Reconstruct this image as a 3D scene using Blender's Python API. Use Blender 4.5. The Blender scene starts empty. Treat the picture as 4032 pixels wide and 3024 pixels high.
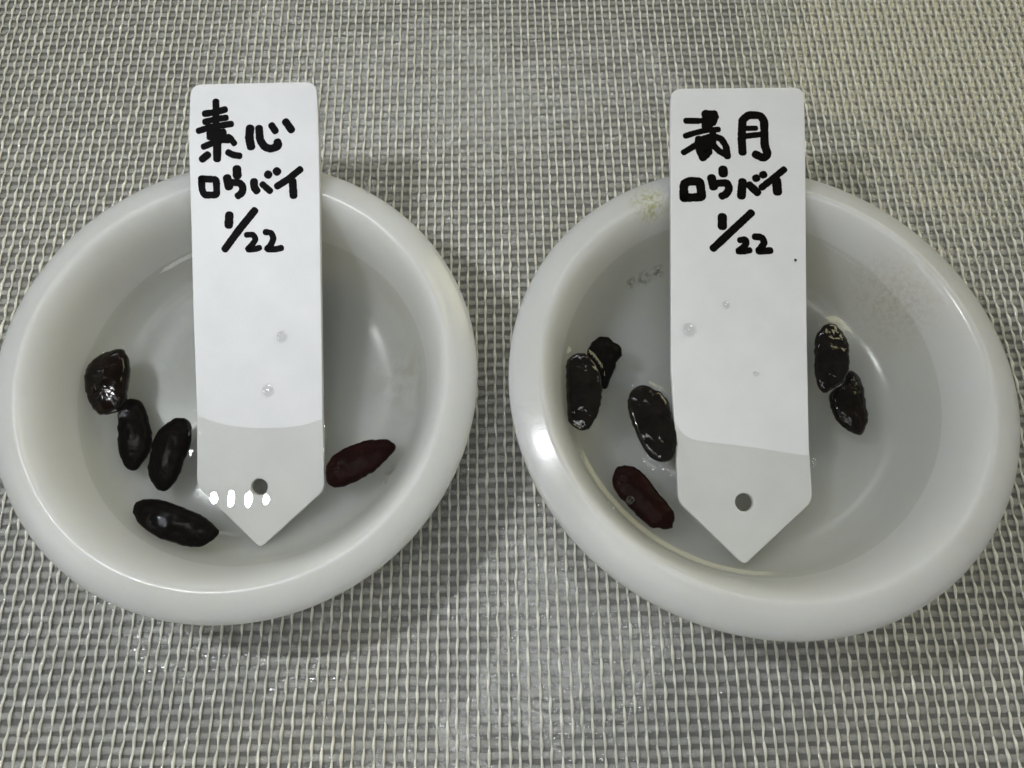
import bpy, math, random
import numpy as np
from mathutils import Vector, Euler, Matrix

random.seed(7)
rng = np.random.default_rng(7)
MM = 0.001
sc = bpy.context.scene
col = sc.collection

# ------------------------------------------------------------------ camera
TILT = math.radians(18.28)
CAM_H = 123.0                      # millimetres above the sheet
FPX = 2800.0                       # focal length in photograph pixels (4032 wide)
cam_d = bpy.data.cameras.new('camera')
cam_d.sensor_width = 36.0
cam_d.lens = FPX / 4032.0 * 36.0
cam_d.clip_start = 0.004
cam_d.clip_end = 20.0
cam = bpy.data.objects.new('camera', cam_d)
cam.location = (0, 0, CAM_H * MM)
cam.rotation_euler = (TILT, 0, 0)
col.objects.link(cam)
sc.camera = cam

# ------------------------------------------------------------------ room light
world = bpy.data.worlds.new('World')
sc.world = world
world.use_nodes = True
wb = world.node_tree.nodes['Background']
wb.inputs['Color'].default_value = (1.0, 0.99, 0.94, 1)
wb.inputs['Strength'].default_value = 0.115

def area(name, loc, target, sx, sy, radiance, color, spin=0.0, shape='RECTANGLE'):
    d = bpy.data.lights.new(name, 'AREA')
    d.shape = shape
    d.size = sx * MM
    d.size_y = sy * MM
    d.energy = radiance * math.pi * (sx * MM) * (sy * MM)
    d.color = color
    o = bpy.data.objects.new(name, d)
    v = (Vector(target) - Vector(loc)).normalized()
    q = v.to_track_quat('-Z', 'Y')
    o.rotation_euler = (q.to_matrix() @ Matrix.Rotation(spin, 3, 'Z')).to_euler()
    o.location = Vector(loc) * MM
    col.objects.link(o)
    return o

# four small LED lamps in a row, up and to the left
for k in range(4):
    area('led_lamp', (-111.5 + (k - 1.5) * 7.1, 47, 193), (0, 45, 0), (4.8, 7.0, 6.6, 4.4)[k], (3.0, 2.6, 2.8, 2.4)[k], 860, (0.94, 0.97, 1.0), shape='ELLIPSE')
# an LED strip behind
for k in range(14):
    area('led_strip_diode', (-210 + k * 24, 400, 360), (0, 40, 0), 6, 6, 170, (0.93, 0.97, 1.0))
# a cool work-light panel close by on the left
area('panel_light', (-310, -70, 190), (-40, 40, 0), 150, 105, 2.4, (0.94, 0.98, 1.0))
# a ring of small diodes round the camera
for k in range(24):
    a_ = math.radians(360 / 24 * k)
    area('ring_light_diode', (36 * math.cos(a_), -12 + 34 * math.sin(a_), 140), (0, 40, 0), 2.2, 2.2, 110, (0.95, 0.98, 1.0))
# the ceiling light
area('ceiling_light', (-90, -120, 1000), (0, 0, 0), 260, 160, 5.0, (0.96, 0.98, 1.0))
# a warm bright window to the far right
area('window_light', (560, 640, 560), (60, 100, 0), 420, 300, 4.8, (1.0, 0.93, 0.56))

sc.view_settings.view_transform = 'Standard'
sc.view_settings.look = 'None'
sc.view_settings.gamma = 1.0
sc.view_settings.exposure = 0.08
sc.cycles.use_denoising = True
sc.cycles.max_bounces = 10
sc.cycles.transparent_max_bounces = 24
sc.cycles.caustics_reflective = False
sc.cycles.caustics_refractive = False
sc.cycles.sample_clamp_indirect = 4.0

# ------------------------------------------------------------------ helpers
def ray(px, py):
    """direction (forward component 1) of a photograph pixel, in world axes"""
    u = (px - 2016) / FPX
    v = (py - 1512) / FPX
    return np.array([u, math.sin(TILT) - v * math.cos(TILT), -(math.cos(TILT) + v * math.sin(TILT))])

CAMP = np.array([0, 0, CAM_H])

def on_z(px, py, z):
    d = ray(px, py)
    return CAMP + d * ((z - CAM_H) / d[2])

def on_plane(px, py, p0, n):
    d = ray(px, py)
    return CAMP + d * (np.dot(np.array(p0) - CAMP, n) / np.dot(d, n))

def mesh_obj(name, verts, faces, mat, parent=None, smooth=True):
    me = bpy.data.meshes.new(name)
    v = np.asarray(verts, dtype=np.float32) * MM
    me.from_pydata(v.tolist(), [], faces if isinstance(faces, list) else faces.tolist())
    if smooth:
        me.polygons.foreach_set('use_smooth', [True] * len(me.polygons))
    me.update()
    o = bpy.data.objects.new(name, me)
    if mat:
        me.materials.append(mat)
    col.objects.link(o)
    if parent:
        o.parent = parent
    return o

def tag(o, label, cat, group=None, kind=None):
    o['label'] = label
    o['category'] = cat
    if group:
        o['group'] = group
    if kind:
        o['kind'] = kind
    return o

class NT:
    def __init__(s, name):
        s.m = bpy.data.materials.new(name)
        s.m.use_nodes = True
        s.t = s.m.node_tree
        s.t.nodes.clear()
        s.out = s.t.nodes.new('ShaderNodeOutputMaterial')
    def n(s, typ, **kw):
        nd = s.t.nodes.new(typ)
        for k, v in kw.items():
            if k.startswith('_'):
                setattr(nd, k[1:], v)
            else:
                key = k.replace('__', ' ')
                inp = nd.inputs[int(key[1:])] if key[0] == 'i' and key[1:].isdigit() else nd.inputs[key]
                if isinstance(v, bpy.types.NodeSocket):
                    s.t.links.new(v, inp)
                else:
                    inp.default_value = v
        return nd
    def link(s, a, b):
        s.t.links.new(a, b)
    def math(s, op, a, b=None):
        nd = s.n('ShaderNodeMath', _operation=op)
        for i, x in enumerate((a, b)):
            if x is None:
                continue
            if isinstance(x, bpy.types.NodeSocket):
                s.link(x, nd.inputs[i])
            else:
                nd.inputs[i].default_value = x
        return nd.outputs[0]
    def mixcol(s, fac, a, b):
        nd = s.n('ShaderNodeMix', _data_type='RGBA')
        for i, x in ((0, fac), (6, a), (7, b)):
            if isinstance(x, bpy.types.NodeSocket):
                s.link(x, nd.inputs[i])
            else:
                nd.inputs[i].default_value = x
        return nd.outputs[2]
    def noise(s, scale, detail=3.0, rough=0.55, vec=None):
        nd = s.n('ShaderNodeTexNoise', Scale=scale, Detail=detail, Roughness=rough)
        if vec is None:
            vec = s.n('ShaderNodeTexCoord').outputs['Object']
        s.link(vec, nd.inputs['Vector'])
        return nd.outputs['Fac']
    def ramp(s, fac, p0, p1, c0=(0, 0, 0, 1), c1=(1, 1, 1, 1)):
        nd = s.n('ShaderNodeValToRGB')
        nd.color_ramp.elements[0].position = p0
        nd.color_ramp.elements[1].position = p1
        nd.color_ramp.elements[0].color = c0
        nd.color_ramp.elements[1].color = c1
        s.link(fac, nd.inputs[0])
        return nd.outputs[0]
    def bump(s, h, strength, dist):
        return s.n('ShaderNodeBump', Strength=strength, Distance=dist, Height=h).outputs[0]
    def fresnel(s, ior, normal):
        bf = s.n('ShaderNodeNewGeometry').outputs['Backfacing']
        m = s.n('ShaderNodeMapRange', Value=bf, i3=ior, i4=1.0 / ior)
        return s.n('ShaderNodeFresnel', IOR=m.outputs[0], Normal=normal).outputs[0]
    def done(s, shader):
        s.link(shader, s.out.inputs['Surface'])
        return s.m

def M4(c):
    return (c[0], c[1], c[2], 1.0)

# ------------------------------------------------------------------ materials
def mat_table():
    t = NT('grey_table')
    c = t.mixcol(t.noise(35, 4), (0.16, 0.162, 0.153, 1), (0.205, 0.207, 0.196, 1))
    p = t.n('ShaderNodeBsdfPrincipled', Base__Color=c, Roughness=0.55)
    return t.done(p.outputs[0])

def mat_film():
    t = NT('clear_film')
    w = t.bump(t.noise(28, 3), 0.5, 0.004)
    w2 = t.n('ShaderNodeBump', Strength=0.25, Distance=0.0004, Height=t.noise(900, 2), Normal=w).outputs[0]
    fr = t.fresnel(1.5, w2)
    f2 = t.math('MULTIPLY', fr, 1.35)
    tr = t.n('ShaderNodeBsdfTransparent', Color=(0.9, 0.91, 0.89, 1))
    gl = t.n('ShaderNodeBsdfGlossy', Color=(1, 1, 1, 1), Roughness=0.16, Normal=w2)
    hz = t.n('ShaderNodeBsdfDiffuse', Color=(0.29, 0.292, 0.275, 1))
    body = t.n('ShaderNodeMixShader', i0=0.5, i1=tr.outputs[0], i2=hz.outputs[0])
    mx = t.n('ShaderNodeMixShader', i0=f2, i1=body.outputs[0], i2=gl.outputs[0])
    return t.done(mx.outputs[0])

def mat_warp():
    t = NT('warp_plastic')
    co = t.n('ShaderNodeTexCoord').outputs['Object']
    n1 = t.noise(420, 2, vec=co)
    n2 = t.noise(1500, 2, vec=co)
    c = t.mixcol(t.ramp(n1, 0.3, 0.7), (0.84, 0.82, 0.71, 1), (0.97, 0.955, 0.85, 1))
    b = t.bump(n2, 0.4, 0.0003)
    p = t.n('ShaderNodeBsdfPrincipled', Base__Color=c, Roughness=0.14, IOR=1.62, Normal=b)
    tr = t.n('ShaderNodeBsdfTransparent', Color=(1, 1, 1, 1))
    fac = t.ramp(n1, 0.35, 0.7, (0.34, 0.34, 0.34, 1), (0.04, 0.04, 0.04, 1))
    mx = t.n('ShaderNodeMixShader', i0=fac, i1=p.outputs[0], i2=tr.outputs[0])
    return t.done(mx.outputs[0])

def mat_weft():
    t = NT('weft_plastic')
    co = t.n('ShaderNodeTexCoord').outputs['Object']
    n1 = t.noise(420, 2, vec=co)
    b = t.bump(t.noise(1100, 2, vec=co), 0.5, 0.0004)
    p = t.n('ShaderNodeBsdfPrincipled', Base__Color=(0.80, 0.80, 0.76, 1), Roughness=0.2, IOR=1.6, Normal=b)
    tr = t.n('ShaderNodeBsdfTransparent', Color=(0.97, 0.97, 0.96, 1))
    fac = t.ramp(n1, 0.3, 0.75, (0.86, 0.86, 0.86, 1), (0.68, 0.68, 0.68, 1))
    mx = t.n('ShaderNodeMixShader', i0=fac, i1=p.outputs[0], i2=tr.outputs[0])
    return t.done(mx.outputs[0])

def mat_dish(name, stains):
    t = NT(name)
    co = t.n('ShaderNodeTexCoord').outputs['Object']
    big = t.noise(45, 4, vec=co)
    fine = t.noise(900, 4, 0.65, vec=co)
    c = t.mixcol(t.ramp(big, 0.3, 0.75), (0.71, 0.712, 0.685, 1), (0.78, 0.782, 0.76, 1))
    c = t.mixcol(t.math('MULTIPLY', t.ramp(fine, 0.55, 0.8), 0.10), c, (0.45, 0.45, 0.40, 1))
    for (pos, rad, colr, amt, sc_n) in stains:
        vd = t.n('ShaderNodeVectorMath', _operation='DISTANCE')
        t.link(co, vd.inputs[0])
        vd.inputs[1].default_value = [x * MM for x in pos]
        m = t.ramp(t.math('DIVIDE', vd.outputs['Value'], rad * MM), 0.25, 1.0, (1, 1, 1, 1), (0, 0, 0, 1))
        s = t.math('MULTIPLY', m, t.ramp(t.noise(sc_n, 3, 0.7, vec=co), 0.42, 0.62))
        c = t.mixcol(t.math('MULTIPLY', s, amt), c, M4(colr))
    scr = t.noise(2600, 2, 0.7, vec=co)
    b = t.bump(t.math('ADD', t.math('MULTIPLY', fine, 0.7), scr), 0.075, 0.0002)
    r = t.n('ShaderNodeMapRange', Value=fine, i3=0.13, i4=0.25)
    p = t.n('ShaderNodeBsdfPrincipled', Base__Color=c, Roughness=r.outputs[0], IOR=1.48, Normal=b)
    p.inputs['Subsurface Weight'].default_value = 1.0
    p.inputs['Subsurface Radius'].default_value = (1.0, 0.95, 0.8)
    p.inputs['Subsurface Scale'].default_value = 0.012
    tl = t.n('ShaderNodeBsdfTranslucent', Color=(0.80, 0.80, 0.77, 1))
    mx = t.n('ShaderNodeMixShader', i0=0.30, i1=p.outputs[0], i2=tl.outputs[0])
    return t.done(mx.outputs[0])

def mat_water(name, tint, ior=1.333, absorb=0.0):
    t = NT(name)
    rip = t.bump(t.noise(60, 1), 0.02, 0.001)
    fr = t.fresnel(ior, rip)
    tr = t.n('ShaderNodeBsdfTransparent', Color=M4(tint))
    gl = t.n('ShaderNodeBsdfGlossy', Color=(1, 1, 1, 1), Roughness=0.0, Normal=rip)
    mx = t.n('ShaderNodeMixShader', i0=fr, i1=tr.outputs[0], i2=gl.outputs[0])
    if absorb:
        va = t.n('ShaderNodeVolumeAbsorption', Color=(0.5, 0.5, 0.45, 1), Density=absorb * 2)
        t.link(va.outputs[0], t.out.inputs['Volume'])
    return t.done(mx.outputs[0])

def mat_label():
    t = NT('white_label_plastic')
    co = t.n('ShaderNodeTexCoord').outputs['Object']
    c = t.mixcol(t.ramp(t.noise(120, 4, vec=co), 0.3, 0.7), (0.67, 0.675, 0.685, 1), (0.725, 0.728, 0.737, 1))
    b = t.bump(t.noise(3200, 2, vec=co), 0.12, 0.0002)
    p = t.n('ShaderNodeBsdfPrincipled', Base__Color=c, Roughness=0.45, IOR=1.45, Normal=b)
    p.inputs['Subsurface Weight'].default_value = 0.15
    p.inputs['Subsurface Radius'].default_value = (1, 1, 1)
    p.inputs['Subsurface Scale'].default_value = 0.001
    return t.done(p.outputs[0])

def mat_ink():
    t = NT('black_marker_ink')
    c = t.mixcol(t.noise(700, 2), (0.002, 0.0018, 0.002, 1), (0.006, 0.005, 0.005, 1))
    p = t.n('ShaderNodeBsdfPrincipled', Base__Color=c, Roughness=0.5)
    p.inputs['Specular IOR Level'].default_value = 0.03
    return t.done(p.outputs[0])

def mat_seed(name, c0, c1, rough, spec, bmp=0.5):
    t = NT(name)
    co = t.n('ShaderNodeTexCoord').outputs['Object']
    n1 = t.noise(500, 4, 0.6, vec=co)
    n2 = t.noise(2200, 3, 0.7, vec=co)
    c = t.mixcol(t.ramp(n1, 0.35, 0.7), M4(c0), M4(c1))
    c = t.mixcol(t.ramp(n2, 0.74, 0.82), c, (0.022, 0.017, 0.013, 1))
    n3 = t.n('ShaderNodeTexVoronoi', Scale=1500.0, Vector=co).outputs['Distance']
    b = t.bump(t.math('ADD', t.math('ADD', n1, n2), n3), bmp, 0.0005)
    p = t.n('ShaderNodeBsdfPrincipled', Base__Color=c, Roughness=rough, IOR=1.45, Normal=b)
    p.inputs['Specular IOR Level'].default_value = spec
    return t.done(p.outputs[0])

def mat_plain(name, c, rough=0.5):
    t = NT(name)
    cc = t.mixcol(t.noise(900, 2), M4([x * 0.8 for x in c]), M4(c))
    return t.done(t.n('ShaderNodeBsdfPrincipled', Base__Color=cc, Roughness=rough).outputs[0])

# ------------------------------------------------------------------ dish frames
class Dish:
    def __init__(s, C, k, ax, ay, water):
        s.k = k
        s.R = (Matrix.Rotation(math.radians(ay), 3, 'Y') @ Matrix.Rotation(math.radians(ax), 3, 'X'))
        s.Rn = np.array(s.R)
        s.C = np.array(C, float) + np.array([0, 0, CAM_H])     # centre of the outer lip edge
        s.n = s.Rn @ np.array([0, 0, 1.0])
        s.base = s.C - 19.2 * k * s.n
        s.water = water + CAM_H
    def local(s, P):
        return (np.asarray(P) - s.base) @ s.Rn / s.k
    def world(s, Q):
        return s.base + (np.asarray(Q) * s.k) @ s.Rn.T

DL = Dish((-42.4, 36.0, -104.8), 37.0 / 37.5, 3.0, 1.5, -111.0)
DR = Dish((37.5, 35.0, -102.3), 38.0 / 37.5, -3.0, 0.0, -107.4)

# ------------------------------------------------------------------ the sheet's surface
def sheet_z(x, y):
    x = np.asarray(x, float)
    y = np.asarray(y, float)
    z = 0.30 * np.sin(x * 0.047 + 0.6 * np.sin(y * 0.031)) + 0.25 * np.sin(y * 0.06 + x * 0.021 + 1.0)
    for D in (DL, DR):
        dx, dy = x - D.base[0], y - D.base[1]
        r = np.hypot(dx, dy)
        w = np.clip((72 - r) / 44, 0, 1)
        w = w * w * (3 - 2 * w)
        rr = np.minimum(1, 30 / np.maximum(r, 1e-3))
        pl = D.base[2] - (D.n[0] * dx + D.n[1] * dy) * rr / D.n[2] - 0.32
        z = z * (1 - w) + pl * w
    return z

SHX0, SHX1, SHY0, SHY1 = -142.0, 142.0, -48.0, 168.0
PX, PY = 1.639, 1.795
YAW = math.radians(1.1)

M_film = mat_film()
M_table = mat_table()
grid0 = [a.ravel() for a in np.meshgrid(np.linspace(SHX0, SHX1, 90), np.linspace(SHY0, SHY1, 70))]
TZ = float(sheet_z(*grid0).min()) - 0.75
table_v = [(-420, -360, TZ), (420, -360, TZ), (420, 480, TZ), (-420, 480, TZ),
           (-420, -360, -23), (420, -360, -23), (420, 480, -23), (-420, 480, -23)]
table_f = [[0, 1, 2, 3], [7, 6, 5, 4], [0, 4, 5, 1], [1, 5, 6, 2], [2, 6, 7, 3], [3, 7, 4, 0]]
tb = mesh_obj('table_top', table_v, table_f, M_table, smooth=False)
tb['kind'] = 'structure'
tb['label'] = 'dull grey table top showing through the woven sheet'

def grid(x0, x1, y0, y1, nx, ny):
    xs = np.linspace(x0, x1, nx)
    ys = np.linspace(y0, y1, ny)
    X, Y = np.meshgrid(xs, ys)
    i = np.arange(nx * ny).reshape(ny, nx)
    F = np.stack([i[:-1, :-1], i[:-1, 1:], i[1:, 1:], i[1:, :-1]], -1).reshape(-1, 4)
    return X.ravel(), Y.ravel(), F

gx, gy, gf = grid(SHX0, SHX1, SHY0, SHY1, 160, 120)
sheet = mesh_obj('woven_sheet', np.stack([gx, gy, sheet_z(gx, gy) - 0.30], 1), gf, M_film)
sheet['kind'] = 'structure'
sheet['label'] = 'clear plastic sheet woven from whitish threads, under both dishes'

M_warp = mat_warp()
M_weft = mat_weft()

nwarp = int((SHX1 - SHX0) / PX)
nweft = int((SHY1 - SHY0) / PY)
cy_, sy_ = math.cos(YAW), math.sin(YAW)
XC, YC = 0.0, 60.0
weft_y = SHY0 + (np.arange(nweft) + 0.5) * PY + rng.normal(0, 0.05, nweft)
warp_x = SHX0 + (np.arange(nwarp) + 0.5) * PX + rng.normal(0, 0.05, nwarp)

def rot(x, y):
    dx, dy = x - XC, y - YC
    return XC + dx * cy_ - dy * sy_, YC + dx * sy_ + dy * cy_

# warp threads: slim twisted cords that pass over and under the tapes
SEG, SID = 5, 5
ts = np.linspace(0, nweft, nweft * SEG + 1)
ang = np.arange(SID) * 2 * math.pi / SID
for i in range(nwarp):
    y = np.interp(ts, np.arange(nweft) + 0.5, weft_y)
    ph = np.cos((ts - 0.5) * math.pi) * (1 if i % 2 == 0 else -1)      # +1 over, -1 under
    wob = np.interp(ts, np.arange(0, nweft + 1), rng.normal(0, 0.04, nweft + 1))
    x = warp_x[i] + wob + 0.03 * np.sin(ts * math.pi + i)
    wx, wy = rot(x, y)
    wz = sheet_z(wx, wy) + 0.11 + 0.14 * ph
    fat = 1 + 0.30 * ph + np.interp(ts, np.arange(0, nweft + 1), rng.normal(0, 0.10, nweft + 1))
    tw = ts * 1.15 + rng.uniform(0, 6)
    a = ang[None, :] + tw[:, None] * 0.0
    ca, sa = np.cos(a), np.sin(a)
    ex = 0.235 * fat[:, None] * ca
    ez = 0.17 * fat[:, None] * sa
    rl = 0.5 * np.sin(tw)[:, None]
    ox = ex * np.cos(rl) - ez * np.sin(rl)
    oz = ex * np.sin(rl) + ez * np.cos(rl)
    V = np.stack([wx[:, None] + ox, np.repeat(wy[:, None], SID, 1), wz[:, None] + oz], -1).reshape(-1, 3)
    n = len(ts)
    idx = np.arange(n * SID).reshape(n, SID)
    nx_ = np.roll(idx, -1, axis=1)
    F = np.stack([idx[:-1], nx_[:-1], nx_[1:], idx[1:]], -1).reshape(-1, 4).tolist()
    F.append(idx[0][::-1].tolist())
    F.append(idx[-1].tolist())
    mesh_obj('warp_thread', V, F, M_warp, sheet)

# weft threads: flat translucent tapes
SEG2 = 4
ts2 = np.linspace(0, nwarp, nwarp * SEG2 + 1)
for j in range(nweft):
    x = np.interp(ts2, np.arange(nwarp) + 0.5, warp_x)
    ph = np.cos((ts2 - 0.5) * math.pi) * (-1 if j % 2 == 0 else 1)
    knots = np.arange(0, nwarp + 1)
    wob = np.interp(ts2, knots, rng.normal(0, 0.07, nwarp + 1))
    hw = 0.55 * (1 - 0.10 * np.abs(ph)) + np.interp(ts2, knots, rng.normal(0, 0.055, nwarp + 1))
    tl = np.interp(ts2, knots, rng.normal(0, 0.28, nwarp + 1))
    y = np.full_like(x, weft_y[j]) + wob
    rows = []
    for sgn, dz in ((-1, 0.04), (1, 0.04), (1, -0.04), (-1, -0.04)):
        px_, py_ = rot(x, y + sgn * hw)
        rows.append(np.stack([px_, py_, sheet_z(px_, py_) - 0.02 + 0.08 * ph + dz + sgn * hw * tl * 0.35], -1))
    V = np.stack(rows, 1).reshape(-1, 3)
    n = len(ts2)
    idx = np.arange(n * 4).reshape(n, 4)
    nx_ = np.roll(idx, -1, axis=1)
    F = np.stack([idx[:-1], idx[1:], nx_[1:], nx_[:-1]], -1).reshape(-1, 4).tolist()
    F.append(idx[0].tolist())
    F.append(idx[-1][::-1].tolist())
    mesh_obj('weft_thread', V, F, M_weft, sheet)

# ------------------------------------------------------------------ dishes
# inner and outer profile (radius, height above the base) of a dish of lip radius 37.5
INNER = [(0, 5.3), (8, 5.35), (16, 5.45), (20.5, 5.7), (23.6, 6.4), (25.7, 7.6), (27.2, 9.4), (28.2, 11.8),
         (29.1, 14.2), (29.8, 16.4), (30.45, 18.2), (31.1, 19.7), (31.75, 20.9), (32.3, 21.65)]
OUTER = [(32.75, 21.97), (33.2, 21.98), (34.0, 21.68), (35.2, 21.25), (36.4, 20.75), (37.05, 20.4), (37.4, 20.0), (37.5, 19.4), (37.4, 18.5), (36.7, 17.0),
         (35.2, 15.6), (33.6, 14.2), (32.2, 11.5), (30.6, 8.0), (28.6, 4.2), (26.6, 1.4), (25.6, 0.25), (24.6, 0.0),
         (23.2, 0.0), (22.6, 0.5), (22.0, 1.1), (10, 1.2), (0, 1.2)]

def smooth_profile(P, n=3):
    P = np.array(P, float)
    # Catmull-Rom
    out = []
    for i in range(len(P) - 1):
        p0 = P[max(i - 1, 0)]; p1 = P[i]; p2 = P[i + 1]; p3 = P[min(i + 2, len(P) - 1)]
        for k in range(n):
            t = k / n
            out.append(0.5 * ((2 * p1) + (-p0 + p2) * t + (2 * p0 - 5 * p1 + 4 * p2 - p3) * t * t + (-p0 + 3 * p1 - 3 * p2 + p3) * t ** 3))
    out.append(P[-1])
    return np.array(out)

PROF = smooth_profile(INNER + OUTER, 3)
PROF[:, 0] = np.maximum(PROF[:, 0], 0)

def make_dish(D, mat, seed):
    r_ = np.random.default_rng(seed)
    NS = 160
    th = np.arange(NS) * 2 * math.pi / NS
    wob = 1 + 0.0022 * np.sin(2 * th + r_.uniform(0, 6)) + 0.0012 * np.sin(5 * th + r_.uniform(0, 6))
    V, F = [], []
    ring = []
    for (r, z) in PROF:
        if r < 1e-4:
            ring.append([len(V)])
            V.append((0, 0, z))
        else:
            ring.append(list(range(len(V), len(V) + NS)))
            for t, w in zip(th, wob):
                V.append((r * w * math.cos(t), r * w * math.sin(t), z))
    for a, b in zip(ring[:-1], ring[1:]):
        for s in range(NS):
            s2 = (s + 1) % NS
            if len(a) == 1:
                F.append([a[0], b[s], b[s2]])
            elif len(b) == 1:
                F.append([a[s], b[0], a[s2]])
            else:
                F.append([a[s], b[s], b[s2], a[s2]])
    o = mesh_obj('soaking_dish', np.array(V) * D.k, F, mat)
    o.location = Vector(D.base) * MM
    o.rotation_euler = D.R.to_euler()
    return o

def hit(D, px, py):
    """where a photograph pixel meets the inside of a dish, in the dish's own millimetres"""
    d = ray(px, py)
    for s_ in np.arange(90, 135, 0.1):
        q = D.local(CAMP + d * s_)
        r = math.hypot(q[0], q[1])
        if r < 30.5 and q[2] <= float(np.interp(r, INR, INZ)):
            return q * D.k
        if r >= 30.5 and r < 37.5 and q[2] <= float(np.interp(r, [30.5, 32, 37.5], [20.2, 22, 18])):
            return q * D.k
    return q * D.k
INR = [p[0] for p in INNER]
INZ = [p[1] for p in INNER]
SM = (0.06, 0.06, 0.055)
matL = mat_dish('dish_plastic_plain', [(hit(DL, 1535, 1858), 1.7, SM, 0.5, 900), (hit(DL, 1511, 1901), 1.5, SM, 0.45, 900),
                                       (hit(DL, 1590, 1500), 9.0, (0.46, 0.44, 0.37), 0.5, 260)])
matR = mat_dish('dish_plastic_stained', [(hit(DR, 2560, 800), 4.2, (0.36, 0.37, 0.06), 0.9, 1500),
                                         (hit(DR, 2485, 1112), 1.5, SM, 0.8, 1300), (hit(DR, 2535, 1095), 1.9, SM, 0.8, 1300),
                                         (hit(DR, 2588, 1070), 1.7, SM, 0.8, 1300),
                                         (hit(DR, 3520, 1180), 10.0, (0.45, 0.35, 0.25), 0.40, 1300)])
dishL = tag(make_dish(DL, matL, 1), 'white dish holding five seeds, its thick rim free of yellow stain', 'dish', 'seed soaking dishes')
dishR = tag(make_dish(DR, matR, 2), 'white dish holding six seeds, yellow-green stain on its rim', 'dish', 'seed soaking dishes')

# ------------------------------------------------------------------ plant labels
M_label = mat_label()
M_ink = mat_ink()
Q = 4032 / 2212.0

def label_frame(D, far_r, wl, tip_guess=None):
    """plane that rests on the far lip and meets the water along the row through pixel wl"""
    pts = []
    a = D.world((0, far_r, 22.0))
    b = on_z(wl[0], wl[1], D.water)
    ex = np.array([1.0, 0, 0])
    p0 = a + np.array([0, 0, 1.15])       # the lip's crest carries the underside; the writing face is 1 mm higher
    for _ in range(3):
        ey = np.array([0, p0[1] - b[1], p0[2] - b[2]])
        ey /= np.linalg.norm(ey)
        n = np.cross(ex, ey)
        p0 = a + n * 1.15
    return p0, ex, ey, n

def rounded(poly, radii, seg=6):
    out = []
    N = len(poly)
    for i in range(N):
        p = np.array(poly[i]); a = np.array(poly[i - 1]); b = np.array(poly[(i + 1) % N])
        r = radii[i]
        if r <= 0:
            out.append(p); continue
        da = (a - p) / np.linalg.norm(a - p); db = (b - p) / np.linalg.norm(b - p)
        p1, p2 = p + da * r, p + db * r
        for k in range(seg + 1):
            t = k / seg
            out.append((1 - t) ** 2 * p1 + 2 * t * (1 - t) * p + t * t * p2)
    return np.array(out)

def make_label(D, wl, outline, radii, hole, hole_r):
    p0, ex, ey, n = label_frame(D, 32.8, wl)
    def uv(px, py):
        X = on_plane(px, py, p0, n) - p0
        return np.array([X @ ex, X @ ey])
    pts = rounded([uv(x * Q, y * Q) for x, y in outline], radii)
    hc = uv(hole[0] * Q, hole[1] * Q)
    hr = hole_r
    # outline with a hole: bridge by triangulation through bmesh
    import bmesh
    bm = bmesh.new()
    TH = 1.0
    def loop(P):
        vs = [bm.verts.new((p[0], p[1], 0)) for p in P]
        return [bm.edges.new((vs[i], vs[(i + 1) % len(vs)])) for i in range(len(vs))]
    e = loop(pts)
    e += loop([hc + hr * np.array([math.cos(t), math.sin(t)]) for t in np.linspace(0, 2 * math.pi, 33)[:-1]])
    bmesh.ops.triangle_fill(bm, edges=e, use_beauty=True, use_dissolve=False)
    for f in bm.faces:
        if f.normal.z < 0:
            f.normal_flip()
    ext = bmesh.ops.extrude_face_region(bm, geom=list(bm.faces))
    dn = [v for v in ext['geom'] if isinstance(v, bmesh.types.BMVert)]
    bmesh.ops.translate(bm, verts=dn, vec=(0, 0, TH))
    for v in bm.verts:
        v.co.z -= TH
    bmesh.ops.recalc_face_normals(bm, faces=bm.faces)
    sharp = [ed for ed in bm.edges if len(ed.link_faces) == 2 and ed.calc_face_angle() > 0.9]
    bmesh.ops.bevel(bm, geom=sharp, offset=0.16, segments=2, affect='EDGES', profile=0.5)
    bmesh.ops.scale(bm, vec=(MM, MM, MM), verts=bm.verts)
    me = bpy.data.meshes.new('plant_label')
    bm.to_mesh(me)
    bm.free()
    me.materials.append(M_label)
    o = bpy.data.objects.new('plant_label', me)
    col.objects.link(o)
    R = Matrix((ex, ey, n)).transposed()
    o.matrix_world = Matrix.Translation(Vector(p0) * MM) @ R.to_4x4()
    return o, uv, (p0, ex, ey, n)

outL = [(411, 182), (684, 176), (689, 300), (693, 600), (697, 900), (701, 1058), (562, 1184), (425, 1050), (425, 890), (418, 700), (413, 500), (407, 300)]
outR = [(1449, 191), (1737, 188), (1740, 300), (1743, 700), (1748, 960), (1756, 1082), (1608, 1221), (1465, 1084), (1460, 960), (1450, 800), (1449, 400), (1448, 300)]
rad = [2.0, 2.0, 0, 0, 0, 1.3, 0.9, 1.3, 0, 0, 0, 0]
labL, uvL, frL = make_label(DL, (562 * Q, 912 * Q), outL, rad, (560, 1052), 1.33)
labR, uvR, frR = make_label(DR, (1605 * Q, 972 * Q), outR, rad, (1608, 1085), 1.38)
tag(labL, 'white plant label with four glints by its tip, handwriting starting with a dense kanji', 'plant label', 'plant labels leaning in the dishes')
tag(labR, 'white plant label beside the stained rim, its second handwritten kanji a tall moon sign', 'plant label', 'plant labels leaning in the dishes')

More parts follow.
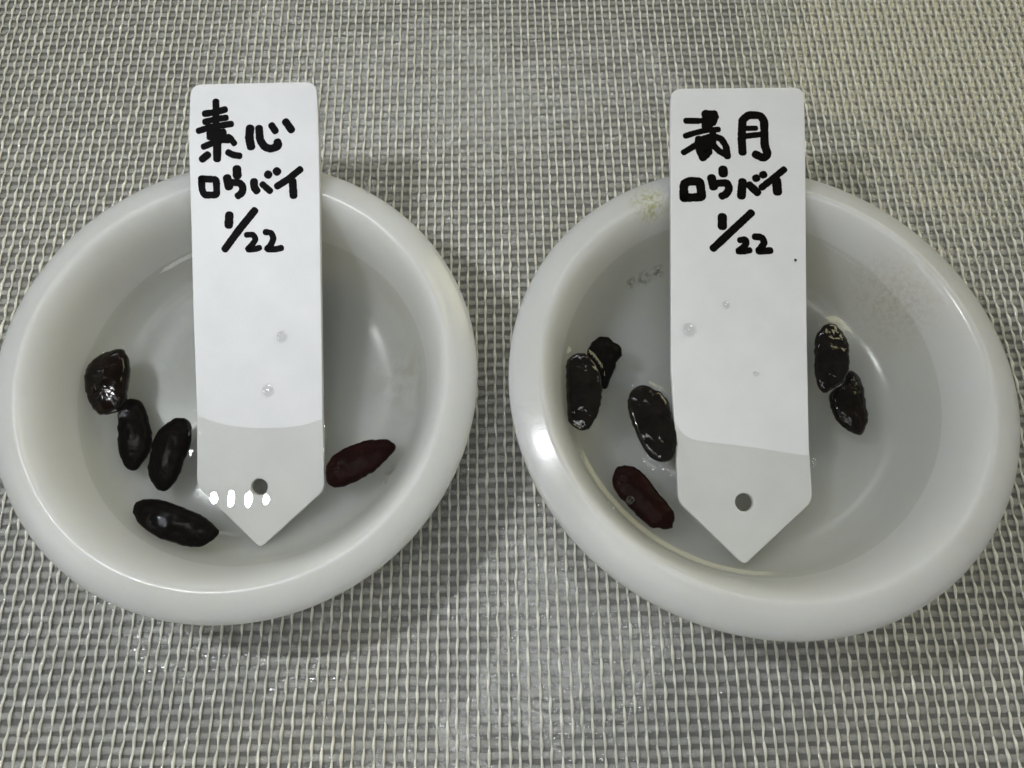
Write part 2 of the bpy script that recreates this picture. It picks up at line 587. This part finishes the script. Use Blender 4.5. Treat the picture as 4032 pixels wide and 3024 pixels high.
# handwriting: pen strokes as (points, width) in enlarged photograph pixels
ZK = 1327 / 600.0
WR_L = {
 'su': [([(332,222),(334,330),(332,480)],50),([(236,326),(320,316),(412,290)],48),([(238,398),(330,374),(420,362)],46),([(182,476),(300,440),(466,416)],46),
        ([(282,500),(340,500),(395,492)],60),([(276,530),(350,548),(392,540)],46),([(226,614),(320,575),(400,512)],46),([(395,555),(445,522),(492,585)],44),([(350,545),(440,548)],60),
        ([(344,580),(343,720)],58),([(214,722),(262,684)],52),([(440,664),(480,686),(538,694)],48)],
 'shin': [([(630,455),(622,540),(638,614)],62),([(708,455),(716,555),(758,618),(812,634),(880,606),(868,572)],56),([(818,430),(850,478)],50),([(940,398),(990,468)],54)],
 'ro': [([(206,892),(212,990),(232,1036),(340,1034),(336,900),(206,894)],50)],
 'u': [([(515,808),(518,866)],62),([(430,888),(446,962)],62),([(440,925),(540,928),(570,965),(562,1015),(524,1042)],52)],
 'ba': [([(664,918),(665,970),(688,998)],56),([(738,942),(804,1000)],46),([(784,855),(792,860)],58),([(860,826),(868,834)],58)],
 'i': [([(866,958),(960,898),(1066,812)],50),([(1000,915),(1008,1040)],56)],
 'one': [([(449,1210),(444,1298)],60)],
 'slash': [([(412,1504),(540,1330),(670,1170)],54)],
 'two': [([(600,1382),(655,1378),(682,1420),(645,1470),(602,1512),(670,1508),(712,1494)],42)],
 'two.001': [([(764,1358),(812,1360),(836,1410),(812,1470),(770,1508),(850,1508),(902,1496)],44)],
}
WR_R = {
 'man': [([(226,388),(330,390)],48),([(220,520),(300,494),(400,470),(505,464)],44),([(204,664),(300,606)],46),([(400,322),(394,440)],58),([(400,322),(488,344),(462,412)],42),([(362,388),(488,352)],44),
         ([(390,332),(470,332)],62),([(385,405),(440,415)],52),([(332,590),(430,600)],70),([(352,660),(420,655)],66),([(336,548),(344,650),(374,712)],58),([(330,560),(450,522),(530,545),(572,610),(584,700)],50),([(458,505),(455,600)],52),([(380,640),(414,628),(402,690)],52),([(470,612),(520,660),(588,688)],48)],
 'tsuki': [([(716,662),(708,540),(716,380),(770,338),(870,342),(904,390),(908,600),(936,680),(900,716),(828,680)],60),([(752,455),(832,453)],40),([(740,522),(866,508)],44)],
 'ro': [([(206,1060),(204,940),(250,914),(345,918),(362,1052),(206,1060)],64)],
 'u': [([(546,812),(548,850)],66),([(446,886),(464,964)],64),([(455,935),(580,928),(602,980),(574,1028),(536,1044)],56)],
 'ba': [([(715,920),(706,1044)],62),([(776,948),(846,1014)],58),([(830,890),(840,886)],56),([(892,860),(902,856)],56)],
 'i': [([(884,968),(970,900),(1078,812)],50),([(1012,910),(1020,1008)],66)],
 'one': [([(540,1226),(540,1308)],66)],
 'slash': [([(462,1498),(620,1350),(792,1190)],56)],
 'two': [([(694,1428),(745,1420),(752,1460),(704,1505),(668,1528),(740,1524),(778,1516)],46)],
 'two.001': [([(824,1398),(885,1402),(908,1450),(874,1500),(848,1526),(920,1522),(958,1518)],50)],
}

def stroke_mesh(strokes, uv, x0, y0, r_):
    V, F = [], []
    lay = 0
    for pts, w in strokes:
        P = np.array([uv(x0 + x / ZK, y0 + y / ZK) for x, y in pts])
        # arc-length resample, lightly smoothed
        d = np.r_[0, np.cumsum(np.linalg.norm(np.diff(P, axis=0), axis=1))]
        m = max(4, int(d[-1] / 0.16))
        t = np.linspace(0, d[-1], m)
        P = np.stack([np.interp(t, d, P[:, 0]), np.interp(t, d, P[:, 1])], 1)
        for _ in range(4):
            if len(P) > 4:
                P[1:-1] = 0.25 * P[:-2] + 0.5 * P[1:-1] + 0.25 * P[2:]
        hw = 0.5 * w / ZK * 0.0405 * 1.27
        T = np.gradient(P, axis=0)
        T /= np.linalg.norm(T, axis=1)[:, None] + 1e-9
        N = np.stack([-T[:, 1], T[:, 0]], 1)
        m = len(P)
        prof = []
        cap = 6
        # caps: blunt brush ends
        C0 = [(P[0] - T[0] * hw * 0.9 * math.sin(a), math.cos(a) ** 0.85) for a in np.linspace(1.5, 0.15, cap)]
        C1 = [(P[-1] + T[-1] * hw * 0.85 * math.sin(a), math.cos(a) ** 0.8) for a in np.linspace(0.15, 1.5, cap)]
        seq = [(c, N[0], hw * s) for c, s in C0] + [(P[i], N[i], hw * (1 + r_.normal(0, 0.035))) for i in range(m)] + [(c, N[-1], hw * s) for c, s in C1]
        b = len(V)
        z = 0.012 + 0.002 * lay
        for c, nn, h in seq:
            L_, R_ = c + nn * h, c - nn * h
            V += [(L_[0], L_[1], z), (R_[0], R_[1], z), (R_[0], R_[1], 0.0), (L_[0], L_[1], 0.0)]
        for i in range(len(seq) - 1):
            a, c = b + 4 * i, b + 4 * (i + 1)
            F += [[a, a + 1, c + 1, c], [a + 1, a + 2, c + 2, c + 1], [a + 3, a, c, c + 3]]
        F += [[b, b + 3, b + 2, b + 1], [b + 4 * len(seq) - 4, b + 4 * len(seq) - 3, b + 4 * len(seq) - 2, b + 4 * len(seq) - 1]]
        lay += 1
    return np.array(V), F

r_ink = np.random.default_rng(3)
KIND = {'su': 'kanji', 'shin': 'kanji', 'man': 'kanji', 'tsuki': 'kanji', 'ro': 'katakana', 'u': 'katakana', 'ba': 'katakana', 'i': 'katakana',
        'one': 'digit', 'two': 'digit', 'two.001': 'digit', 'slash': 'slash'}
for WR, uv, x0, lab in ((WR_L, uvL, 700, labL), (WR_R, uvR, 2600, labR)):
    for nm, st in WR.items():
        V, F = stroke_mesh(st, uv, x0, 300, r_ink)
        mesh_obj('ink_' + KIND[nm], V, F, M_ink, lab, smooth=False)

# ------------------------------------------------------------------ seeds
def crop(poly, x0, y0, z):
    return [(x0 + x / z, y0 + y / z) for x, y in poly]

ZL, ZE, ZF, ZJ = 1659 / 1000.0, 1659 / 1050.0, 1659 / 950.0, 1659 / 1150.0
S_A = crop([(450,203),(480,212),(505,255),(514,310),(508,380),(492,470),(485,540),(460,590),(415,625),(360,640),(315,635),(275,600),(245,540),(230,470),(222,400),(235,345),(260,300),(310,255),(370,225),(415,212)], 200, 1250, ZL)
S_B = crop([(505,535),(550,530),(590,545),(615,590),(640,670),(660,760),(655,830),(635,890),(600,940),(570,985),(545,1005),(500,992),(475,960),(450,880),(442,800),(445,720),(440,650),(450,600),(480,560)], 200, 1250, ZL)
S_C = crop([(805,670),(815,655),(890,655),(900,685),(922,690),(920,770),(900,860),(860,930),(845,1000),(810,1080),(770,1115),(738,1148),(690,1125),(650,1060),(637,1000),(650,920),(670,830),(690,770),(730,715)], 200, 1250, ZL)
S_D = crop([(560,1200),(620,1183),(700,1185),(800,1215),(900,1255),(1000,1295),(1060,1345),(1090,1385),(1113,1402),(1080,1440),(1030,1480),(960,1503),(870,1495),(780,1465),(700,1440),(620,1390),(560,1330),(538,1280),(540,1230)], 200, 1250, ZL)
S_E = crop([(1140,850),(1230,835),(1310,836),(1345,865),(1362,893),(1330,930),(1280,985),(1230,1030),(1150,1075),(1090,1110),(1020,1138),(950,1138),(920,1090),(915,1020),(935,975),(970,935),(1040,890)], 700, 1200, ZE)
S_F = crop([(180,345),(220,328),(270,335),(310,365),(345,410),(370,450),(385,520),(390,590),(375,680),(355,760),(320,820),(290,860),(250,870),(205,855),(175,825),(145,790),(150,720),(140,650),(135,560),(140,470),(135,410),(150,370)], 2150, 1200, ZF)
S_G = crop([(360,222),(410,215),(450,240),(465,265),(510,280),(525,330),(515,365),(490,385),(475,440),(445,500),(425,570),(400,590),(370,560),(330,480),(290,380),(278,330),(295,285),(325,245)], 2150, 1200, ZF)
S_H = crop([(600,570),(650,548),(710,555),(740,590),(780,590),(820,635),(850,670),(855,730),(880,800),(895,870),(905,930),(895,1010),(880,1060),(820,1085),(760,1080),(710,1045),(670,990),(630,910),(600,840),(570,760),(556,690),(565,620)], 2150, 1200, ZF)
S_I = crop([(490,1110),(560,1102),(610,1110),(660,1150),(720,1220),(780,1300),(840,1370),(880,1430),(885,1480),(872,1545),(820,1548),(760,1530),(720,1535),(650,1470),(580,1400),(510,1330),(465,1270),(453,1200),(465,1150)], 2150, 1200, ZF)
S_J = crop([(925,188),(970,172),(1000,195),(1040,235),(1065,290),(1075,360),(1070,440),(1045,505),(1005,545),(955,560),(935,583),(900,545),(882,480),(877,400),(876,280),(890,235)], 2600, 1150, ZJ)
S_K = crop([(1070,432),(1110,460),(1145,510),(1158,580),(1165,650),(1180,710),(1170,770),(1142,818),(1100,805),(1030,765),(985,700),(960,630),(955,585),(985,550),(1040,520)], 2600, 1150, ZJ)

M_black = mat_seed('seed_coat_black', (0.0015, 0.0012, 0.001), (0.005, 0.0035, 0.003), 0.30, 0.05, 0.06)
M_brown = mat_seed('seed_coat_brown', (0.002, 0.0014, 0.001), (0.010, 0.005, 0.003), 0.12, 0.28, 0.05)
M_red = mat_seed('seed_coat_reddish', (0.007, 0.0014, 0.0011), (0.016, 0.0032, 0.002), 0.30, 0.05, 0.06)
M_wet = mat_seed('seed_coat_wet', (0.004, 0.003, 0.0025), (0.010, 0.008, 0.0065), 0.07, 0.45, 0.035)

def resample(P, n):
    P = np.array(P)
    for _ in range(2):                                    # Chaikin
        A = 0.75 * P + 0.25 * np.roll(P, -1, 0)
        B = 0.25 * P + 0.75 * np.roll(P, -1, 0)
        P = np.stack([A, B], 1).reshape(-1, 2)
    Pc = np.vstack([P, P[:1]])
    d = np.r_[0, np.cumsum(np.linalg.norm(np.diff(Pc, axis=0), axis=1))]
    t = np.linspace(0, d[-1], n + 1)[:-1]
    return np.stack([np.interp(t, d, Pc[:, 0]), np.interp(t, d, Pc[:, 1])], 1)

FOOT = {}
def make_seed(key, poly, z, up, dn, mat, flat, seed, tilt=(0, 0)):
    """poly in photograph pixels, its widest section lying at height z"""
    r_ = np.random.default_rng(seed)
    W = np.array([on_z(px, py, z)[:2] for px, py in poly])
    O = resample(W, 56)
    area2 = np.sum(O[:, 0] * np.roll(O[:, 1], -1) - np.roll(O[:, 0], -1) * O[:, 1])
    if area2 < 0:
        O = O[::-1]
    FOOT[key] = O.copy()
    O = O * (1 + 0 * r_.normal(size=(56, 1)))
    nrm = O - O.mean(0)
    O = O + nrm / np.linalg.norm(nrm, axis=1)[:, None] * r_.normal(0, 0.06, (56, 1))
    c = O.mean(0)
    u, s_, vt = np.linalg.svd(O - c)
    ax = vt[0]
    pr = (O - c) @ ax
    wid = np.abs((O - c) @ vt[1]).max()
    half = max(pr.max() - wid * 1.0, 0.4)
    core = c + np.clip(pr, -half, half)[:, None] * ax
    V, F, rings = [], [], []
    K = 8
    ph = r_.uniform(0, 6)
    for side, hgt in ((1, up), (-1, dn)):
        for k in range(K + 1):
            if side == -1 and k == 0:
                continue
            a = k / K
            a2 = a ** 1.25
            e = 1 - (1 - a) ** 2
            h = hgt * (min(1.0, e * 1.12) ** (0.30 if flat and side == 1 else 0.5))
            P = O * (1 - a2) + core * a2
            lon = (P - c) @ ax
            lat = (P - c) @ vt[1]
            zz = side * h * (1 - 0.35 * (lon / (pr.max() + 1e-6)) ** 2)
            zz = zz + 0.05 * np.sin(lon * 2.3 + ph) * a + (0.10 * np.cos(lat * 2.2) * a if not flat else 0)
            zz = zz + r_.normal(0, 0.05, 56) * (a > 0)
            zz = zz + tilt[0] * (P[:, 0] - c[0]) + tilt[1] * (P[:, 1] - c[1])
            rings.append((side, k, len(V)))
            V += [(p[0] - c[0], p[1] - c[1], q) for p, q in zip(P, zz)]
    def ringbase(side, k):
        if k == 0:
            return [b for s, kk, b in rings if kk == 0][0]
        return [b for s, kk, b in rings if s == side and kk == k][0]
    for side in (1, -1):
        for k in range(K):
            a, b = ringbase(side, k), ringbase(side, k + 1)
            for i in range(56):
                j = (i + 1) % 56
                f = [a + i, a + j, b + j, b + i]
                F.append(f if side == 1 else f[::-1])
    o = mesh_obj('wintersweet_seed', V, F, mat)
    # close the seam along the core line
    o.location = (c[0] * MM, c[1] * MM, z * MM)
    return o

G1, G2 = 'seeds soaking in the dish without stain', 'seeds soaking in the dish with the stained rim'
wl_, wr_ = DL.water, DR.water
tag(make_seed('A', S_A, wl_ + 0.1, 1.5, 2.0, M_brown, False, 11), 'plump brown-black seed poking out of the water, highest of the five in its dish', 'seed', G1)
tag(make_seed('B', S_B, wl_ - 3.6, 1.5, 1.5, M_black, False, 12), 'dark seed lying lengthwise just below the plump seed that pokes out of the water', 'seed', G1)
tag(make_seed('C', S_C, wl_ - 3.0, 1.6, 1.6, M_black, False, 13), 'dark wrinkled seed with a blunt top beside the edge of the label', 'seed', G1)
tag(make_seed('D', S_D, wl_ - 1.9, 1.5, 1.3, M_black, False, 14), 'long black seed lying slantwise, lowest of the five in its dish', 'seed', G1)
tag(make_seed('E', S_E, wl_ - 2.4, 1.4, 1.3, M_red, False, 15), 'reddish-brown seed lying alone, touching the right edge of the label with glints', 'seed', G1)
tag(make_seed('F', S_F, wr_ + 0.1, 0.9, 1.6, M_wet, True, 16), 'wet flat-topped seed floating at the wall, covering part of a darker seed', 'seed', G2)
tag(make_seed('G', S_G, wr_ - 3.4, 1.3, 1.2, M_black, False, 17), 'black seed with a knobbly end partly covered by a flat-topped seed', 'seed', G2)
tag(make_seed('H', S_H, wr_ + 0.1, 0.9, 1.8, M_wet, True, 18), 'wet glossy seed touching the left edge of the label beside the stained rim', 'seed', G2)
tag(make_seed('I', S_I, wr_ - 2.3, 1.3, 1.2, M_red, False, 19), 'reddish-black slanting seed with one small round bubble on it', 'seed', G2)
tag(make_seed('J', S_J, wr_ + 0.1, 0.9, 1.6, M_wet, True, 20), 'wet glossy seed with a pointed top, upper of the overlapping pair right of the label', 'seed', G2)
tag(make_seed('K', S_K, wr_ - 3.2, 1.3, 1.2, M_brown, False, 21), 'dull dark seed half under another seed, lower of the pair right of the label', 'seed', G2)

# ------------------------------------------------------------------ water
def poly_dist(P, O):
    """distance from points to a closed outline, negative inside"""
    A, B = O, np.roll(O, -1, 0)
    best = np.full(len(P), 1e9)
    inside = np.zeros(len(P), bool)
    for a, b in zip(A, B):
        ab = b - a
        t = np.clip(((P - a) @ ab) / (ab @ ab + 1e-12), 0, 1)
        d = np.linalg.norm(P - a - t[:, None] * ab, axis=1)
        best = np.minimum(best, d)
        cnd = (a[1] > P[:, 1]) != (b[1] > P[:, 1])
        xi = a[0] + (P[:, 1] - a[1]) / (b[1] - a[1] + 1e-12) * ab[0]
        inside ^= cnd & (P[:, 0] < xi)
    return np.where(inside, -best, best)

PI_ = np.array(smooth_profile(INNER, 4))
def inner_r(z):
    return np.interp(z, PI_[:, 1], PI_[:, 0])
def inner_z(r):
    return np.interp(r, PI_[:, 0], PI_[:, 1])

def make_water(D, mat, floats, frame, domes, edge):
    step = 0.42
    N = int(64 / step)
    c = D.world((0, 0, 10))
    xs = c[0] - 32 + np.arange(N) * step
    ys = c[1] - 32 + np.arange(N) * step
    X, Y = np.meshgrid(xs, ys)
    P = np.stack([X.ravel(), Y.ravel()], 1)
    z0 = D.water
    loc = D.local(np.c_[P, np.full(len(P), z0)])
    rl = np.hypot(loc[:, 0], loc[:, 1])
    gap = (inner_r(loc[:, 2]) - rl) * D.k
    men = 0.72 * (np.clip(loc[:, 1] / (rl + 1e-6) + 0.45, 0, 1) if D is DL else 1.15)
    z = np.full(len(P), z0) + men * np.exp(-np.maximum(gap, 0) / 1.2)
    for key in floats:
        d = poly_dist(P, FOOT[key])
        z += 0.55 * np.exp(-np.maximum(d, 0) / 0.9) * np.where(d < 0, np.exp(d / 0.9), 1)
    # the label's wet edge: the water climbs where the label dips in
    p0, ex, ey, n = frame
    pz = p0[2] - ((P[:, 0] - p0[0]) * n[0] + (P[:, 1] - p0[1]) * n[1]) / n[2]
    dist = z0 - pz                                # >0 where the label is under water
    t_ = ((P - p0[:2]) @ ex[:2] - frame_mid[id(D)]) / 10.3
    inx = np.clip((1.12 - np.abs(t_)) / 0.12, 0, 1)
    tc = np.clip(t_, -1, 1)
    z += inx * (edge[0] + edge[1] * tc + edge[2] * tc * tc) * np.exp(-np.abs(dist) / 0.75)
    ymid = p0[1] + (z0 - p0[2]) / (-n[1] / n[2])  # the row where the writing face meets the water
    qx = np.maximum(np.abs(t_) - 1, 0) * 10.3
    z += 0.85 * np.exp(-np.hypot(qx, np.maximum(np.abs(P[:, 1] - ymid) - 1.0, 0)) / 1.6) * (np.abs(t_) > 1)
    for (px, py, rr, hh) in domes:
        q = on_z(px, py, z0)
        d = np.hypot(P[:, 0] - q[0], P[:, 1] - q[1]) / rr
        z += hh * np.exp(-np.clip(d, 0, 3) ** 7)
    keep = gap > -0.9
    keep2 = keep.reshape(N, N)
    bot = np.minimum(z - 0.2, D.world(np.c_[loc[:, 0], loc[:, 1], inner_z(np.minimum(rl, 30)) - 0.5])[:, 2])
    idx = -np.ones(N * N, int)
    idx[keep] = np.arange(keep.sum())
    idx = idx.reshape(N, N)
    M = keep.sum()
    q = keep2[:-1, :-1] & keep2[:-1, 1:] & keep2[1:, 1:] & keep2[1:, :-1]
    jj, ii = np.nonzero(q)
    F = np.stack([idx[jj, ii], idx[jj, ii + 1], idx[jj + 1, ii + 1], idx[jj + 1, ii]], 1)
    Fl = F.tolist() + (F[:, ::-1] + M).tolist()
    # side faces
    cnt = {}
    for f in F.tolist():
        for a, b in zip(f, f[1:] + f[:1]):
            if (b, a) in cnt:
                del cnt[(b, a)]
            else:
                cnt[(a, b)] = 1
    for (a, b) in cnt:
        Fl.append([b, a, a + M, b + M])
    V = np.vstack([np.c_[P[keep], z[keep]], np.c_[P[keep], bot[keep]]])
    return mesh_obj('dish_water', V, Fl, mat)

frame_mid = {id(DL): float(uvL(562 * Q, 912 * Q)[0]), id(DR): float(uvR(1605 * Q, 972 * Q)[0])}
M_wat = mat_water('still_water', (0.915, 0.92, 0.90), absorb=7.0)
wL = make_water(DL, M_wat, ['A'], frL, [(406, 1578, 3.5, 0.55), (618, 2044, 1.4, 0.35)], (-0.42, -0.10, 0.75))
wR = make_water(DR, M_wat, ['F', 'H', 'J'], frR, [], (0.12, -0.30, 0.0))
tag(wL, 'clear still water in the dish with five seeds', 'water')
tag(wR, 'clear still water in the dish with six seeds', 'water')

# ------------------------------------------------------------------ drops, bubble, specks
M_drop = mat_water('drop_water', (0.97, 0.97, 0.975), 2.0)
def drop(px, py, rad_px, frame, label, group, hfac=0.6):
    p0, ex, ey, n = frame
    c = on_plane(px * Q, py * Q, p0, n)
    r = rad_px * Q * 0.0405
    V, F = [], []
    K, S_ = 7, 24
    for k in range(K):
        a = k / K * math.pi / 2
        for s in range(S_):
            t = 2 * math.pi * s / S_
            rr = r * math.cos(a) * (1 + 0.05 * math.sin(2 * t + px))
            V.append(c + ex * rr * math.cos(t) + ey * rr * math.sin(t) + n * (r * hfac * math.sin(a) - 0.02))
    V.append(c + n * r * hfac)
    V.append(c - n * 0.02)
    for k in range(K - 1):
        for s in range(S_):
            s2 = (s + 1) % S_
            F.append([k * S_ + s, k * S_ + s2, (k + 1) * S_ + s2, (k + 1) * S_ + s])
    for s in range(S_):
        s2 = (s + 1) % S_
        F.append([(K - 1) * S_ + s, (K - 1) * S_ + s2, K * S_])
        F.append([s2, s, K * S_ + 1])
    V = np.array(V)
    o = mesh_obj('water_drop', V - c, F, M_drop)
    o.location = Vector(c) * MM
    return tag(o, label, 'water drop', group)

GD = 'water drops on the plant labels'
drop(609, 727, 13, frL, 'upper of two drops on the label with four glints', GD)
drop(578, 843, 14, frL, 'lower of two drops on the label with four glints', GD)
drop(1488, 712, 15, frR, 'largest drop, near the left edge of the label beside the stain', GD, 0.75)
drop(1568, 658, 9, frR, 'small drop highest of the three on the label beside the stain', GD)
drop(1633, 807, 7, frR, 'tiny drop lowest of the three on the label beside the stain', GD)

def ball(name, c, r, mat, squash=1.0):
    V, F = [], []
    for k in range(1, 8):
        a = math.pi * k / 8
        for s in range(16):
            t = 2 * math.pi * s / 16
            V.append((r * math.sin(a) * math.cos(t), r * math.sin(a) * math.sin(t), r * squash * math.cos(a)))
    V += [(0, 0, r * squash), (0, 0, -r * squash)]
    for k in range(6):
        for s in range(16):
            s2 = (s + 1) % 16
            F.append([k * 16 + s, (k + 1) * 16 + s, (k + 1) * 16 + s2, k * 16 + s2])
    for s in range(16):
        s2 = (s + 1) % 16
        F.append([112, s, s2])
        F.append([113, 96 + s2, 96 + s])
    o = mesh_obj(name, V, F, mat)
    o.location = Vector(c) * MM
    return o

tag(ball('air_bubble', on_z(2150 + 580 / ZF, 1200 + 1340 / ZF, wr_ - 0.75), 0.72, mat_water('bubble_film', (0.93, 0.93, 0.93), 1.9)),
    'small round bubble resting on the reddish-black slanting seed', 'bubble')
M_speck = mat_plain('dark_dirt', (0.03, 0.028, 0.025), 0.7)
c = on_plane(1718 * Q, 562 * Q, frR[0], frR[3])
tag(ball('dirt_speck', c + frR[3] * 0.08, 0.22, M_speck, 0.5), 'tiny black speck near the right edge of the label beside the stain', 'speck')
c = on_z(2013, 175, 0.45)
tag(ball('dirt_speck', (c[0], c[1], float(sheet_z(c[0], c[1])) + 0.3), 0.22, M_speck, 0.6), 'tiny black speck on the woven sheet near its far edge', 'speck')
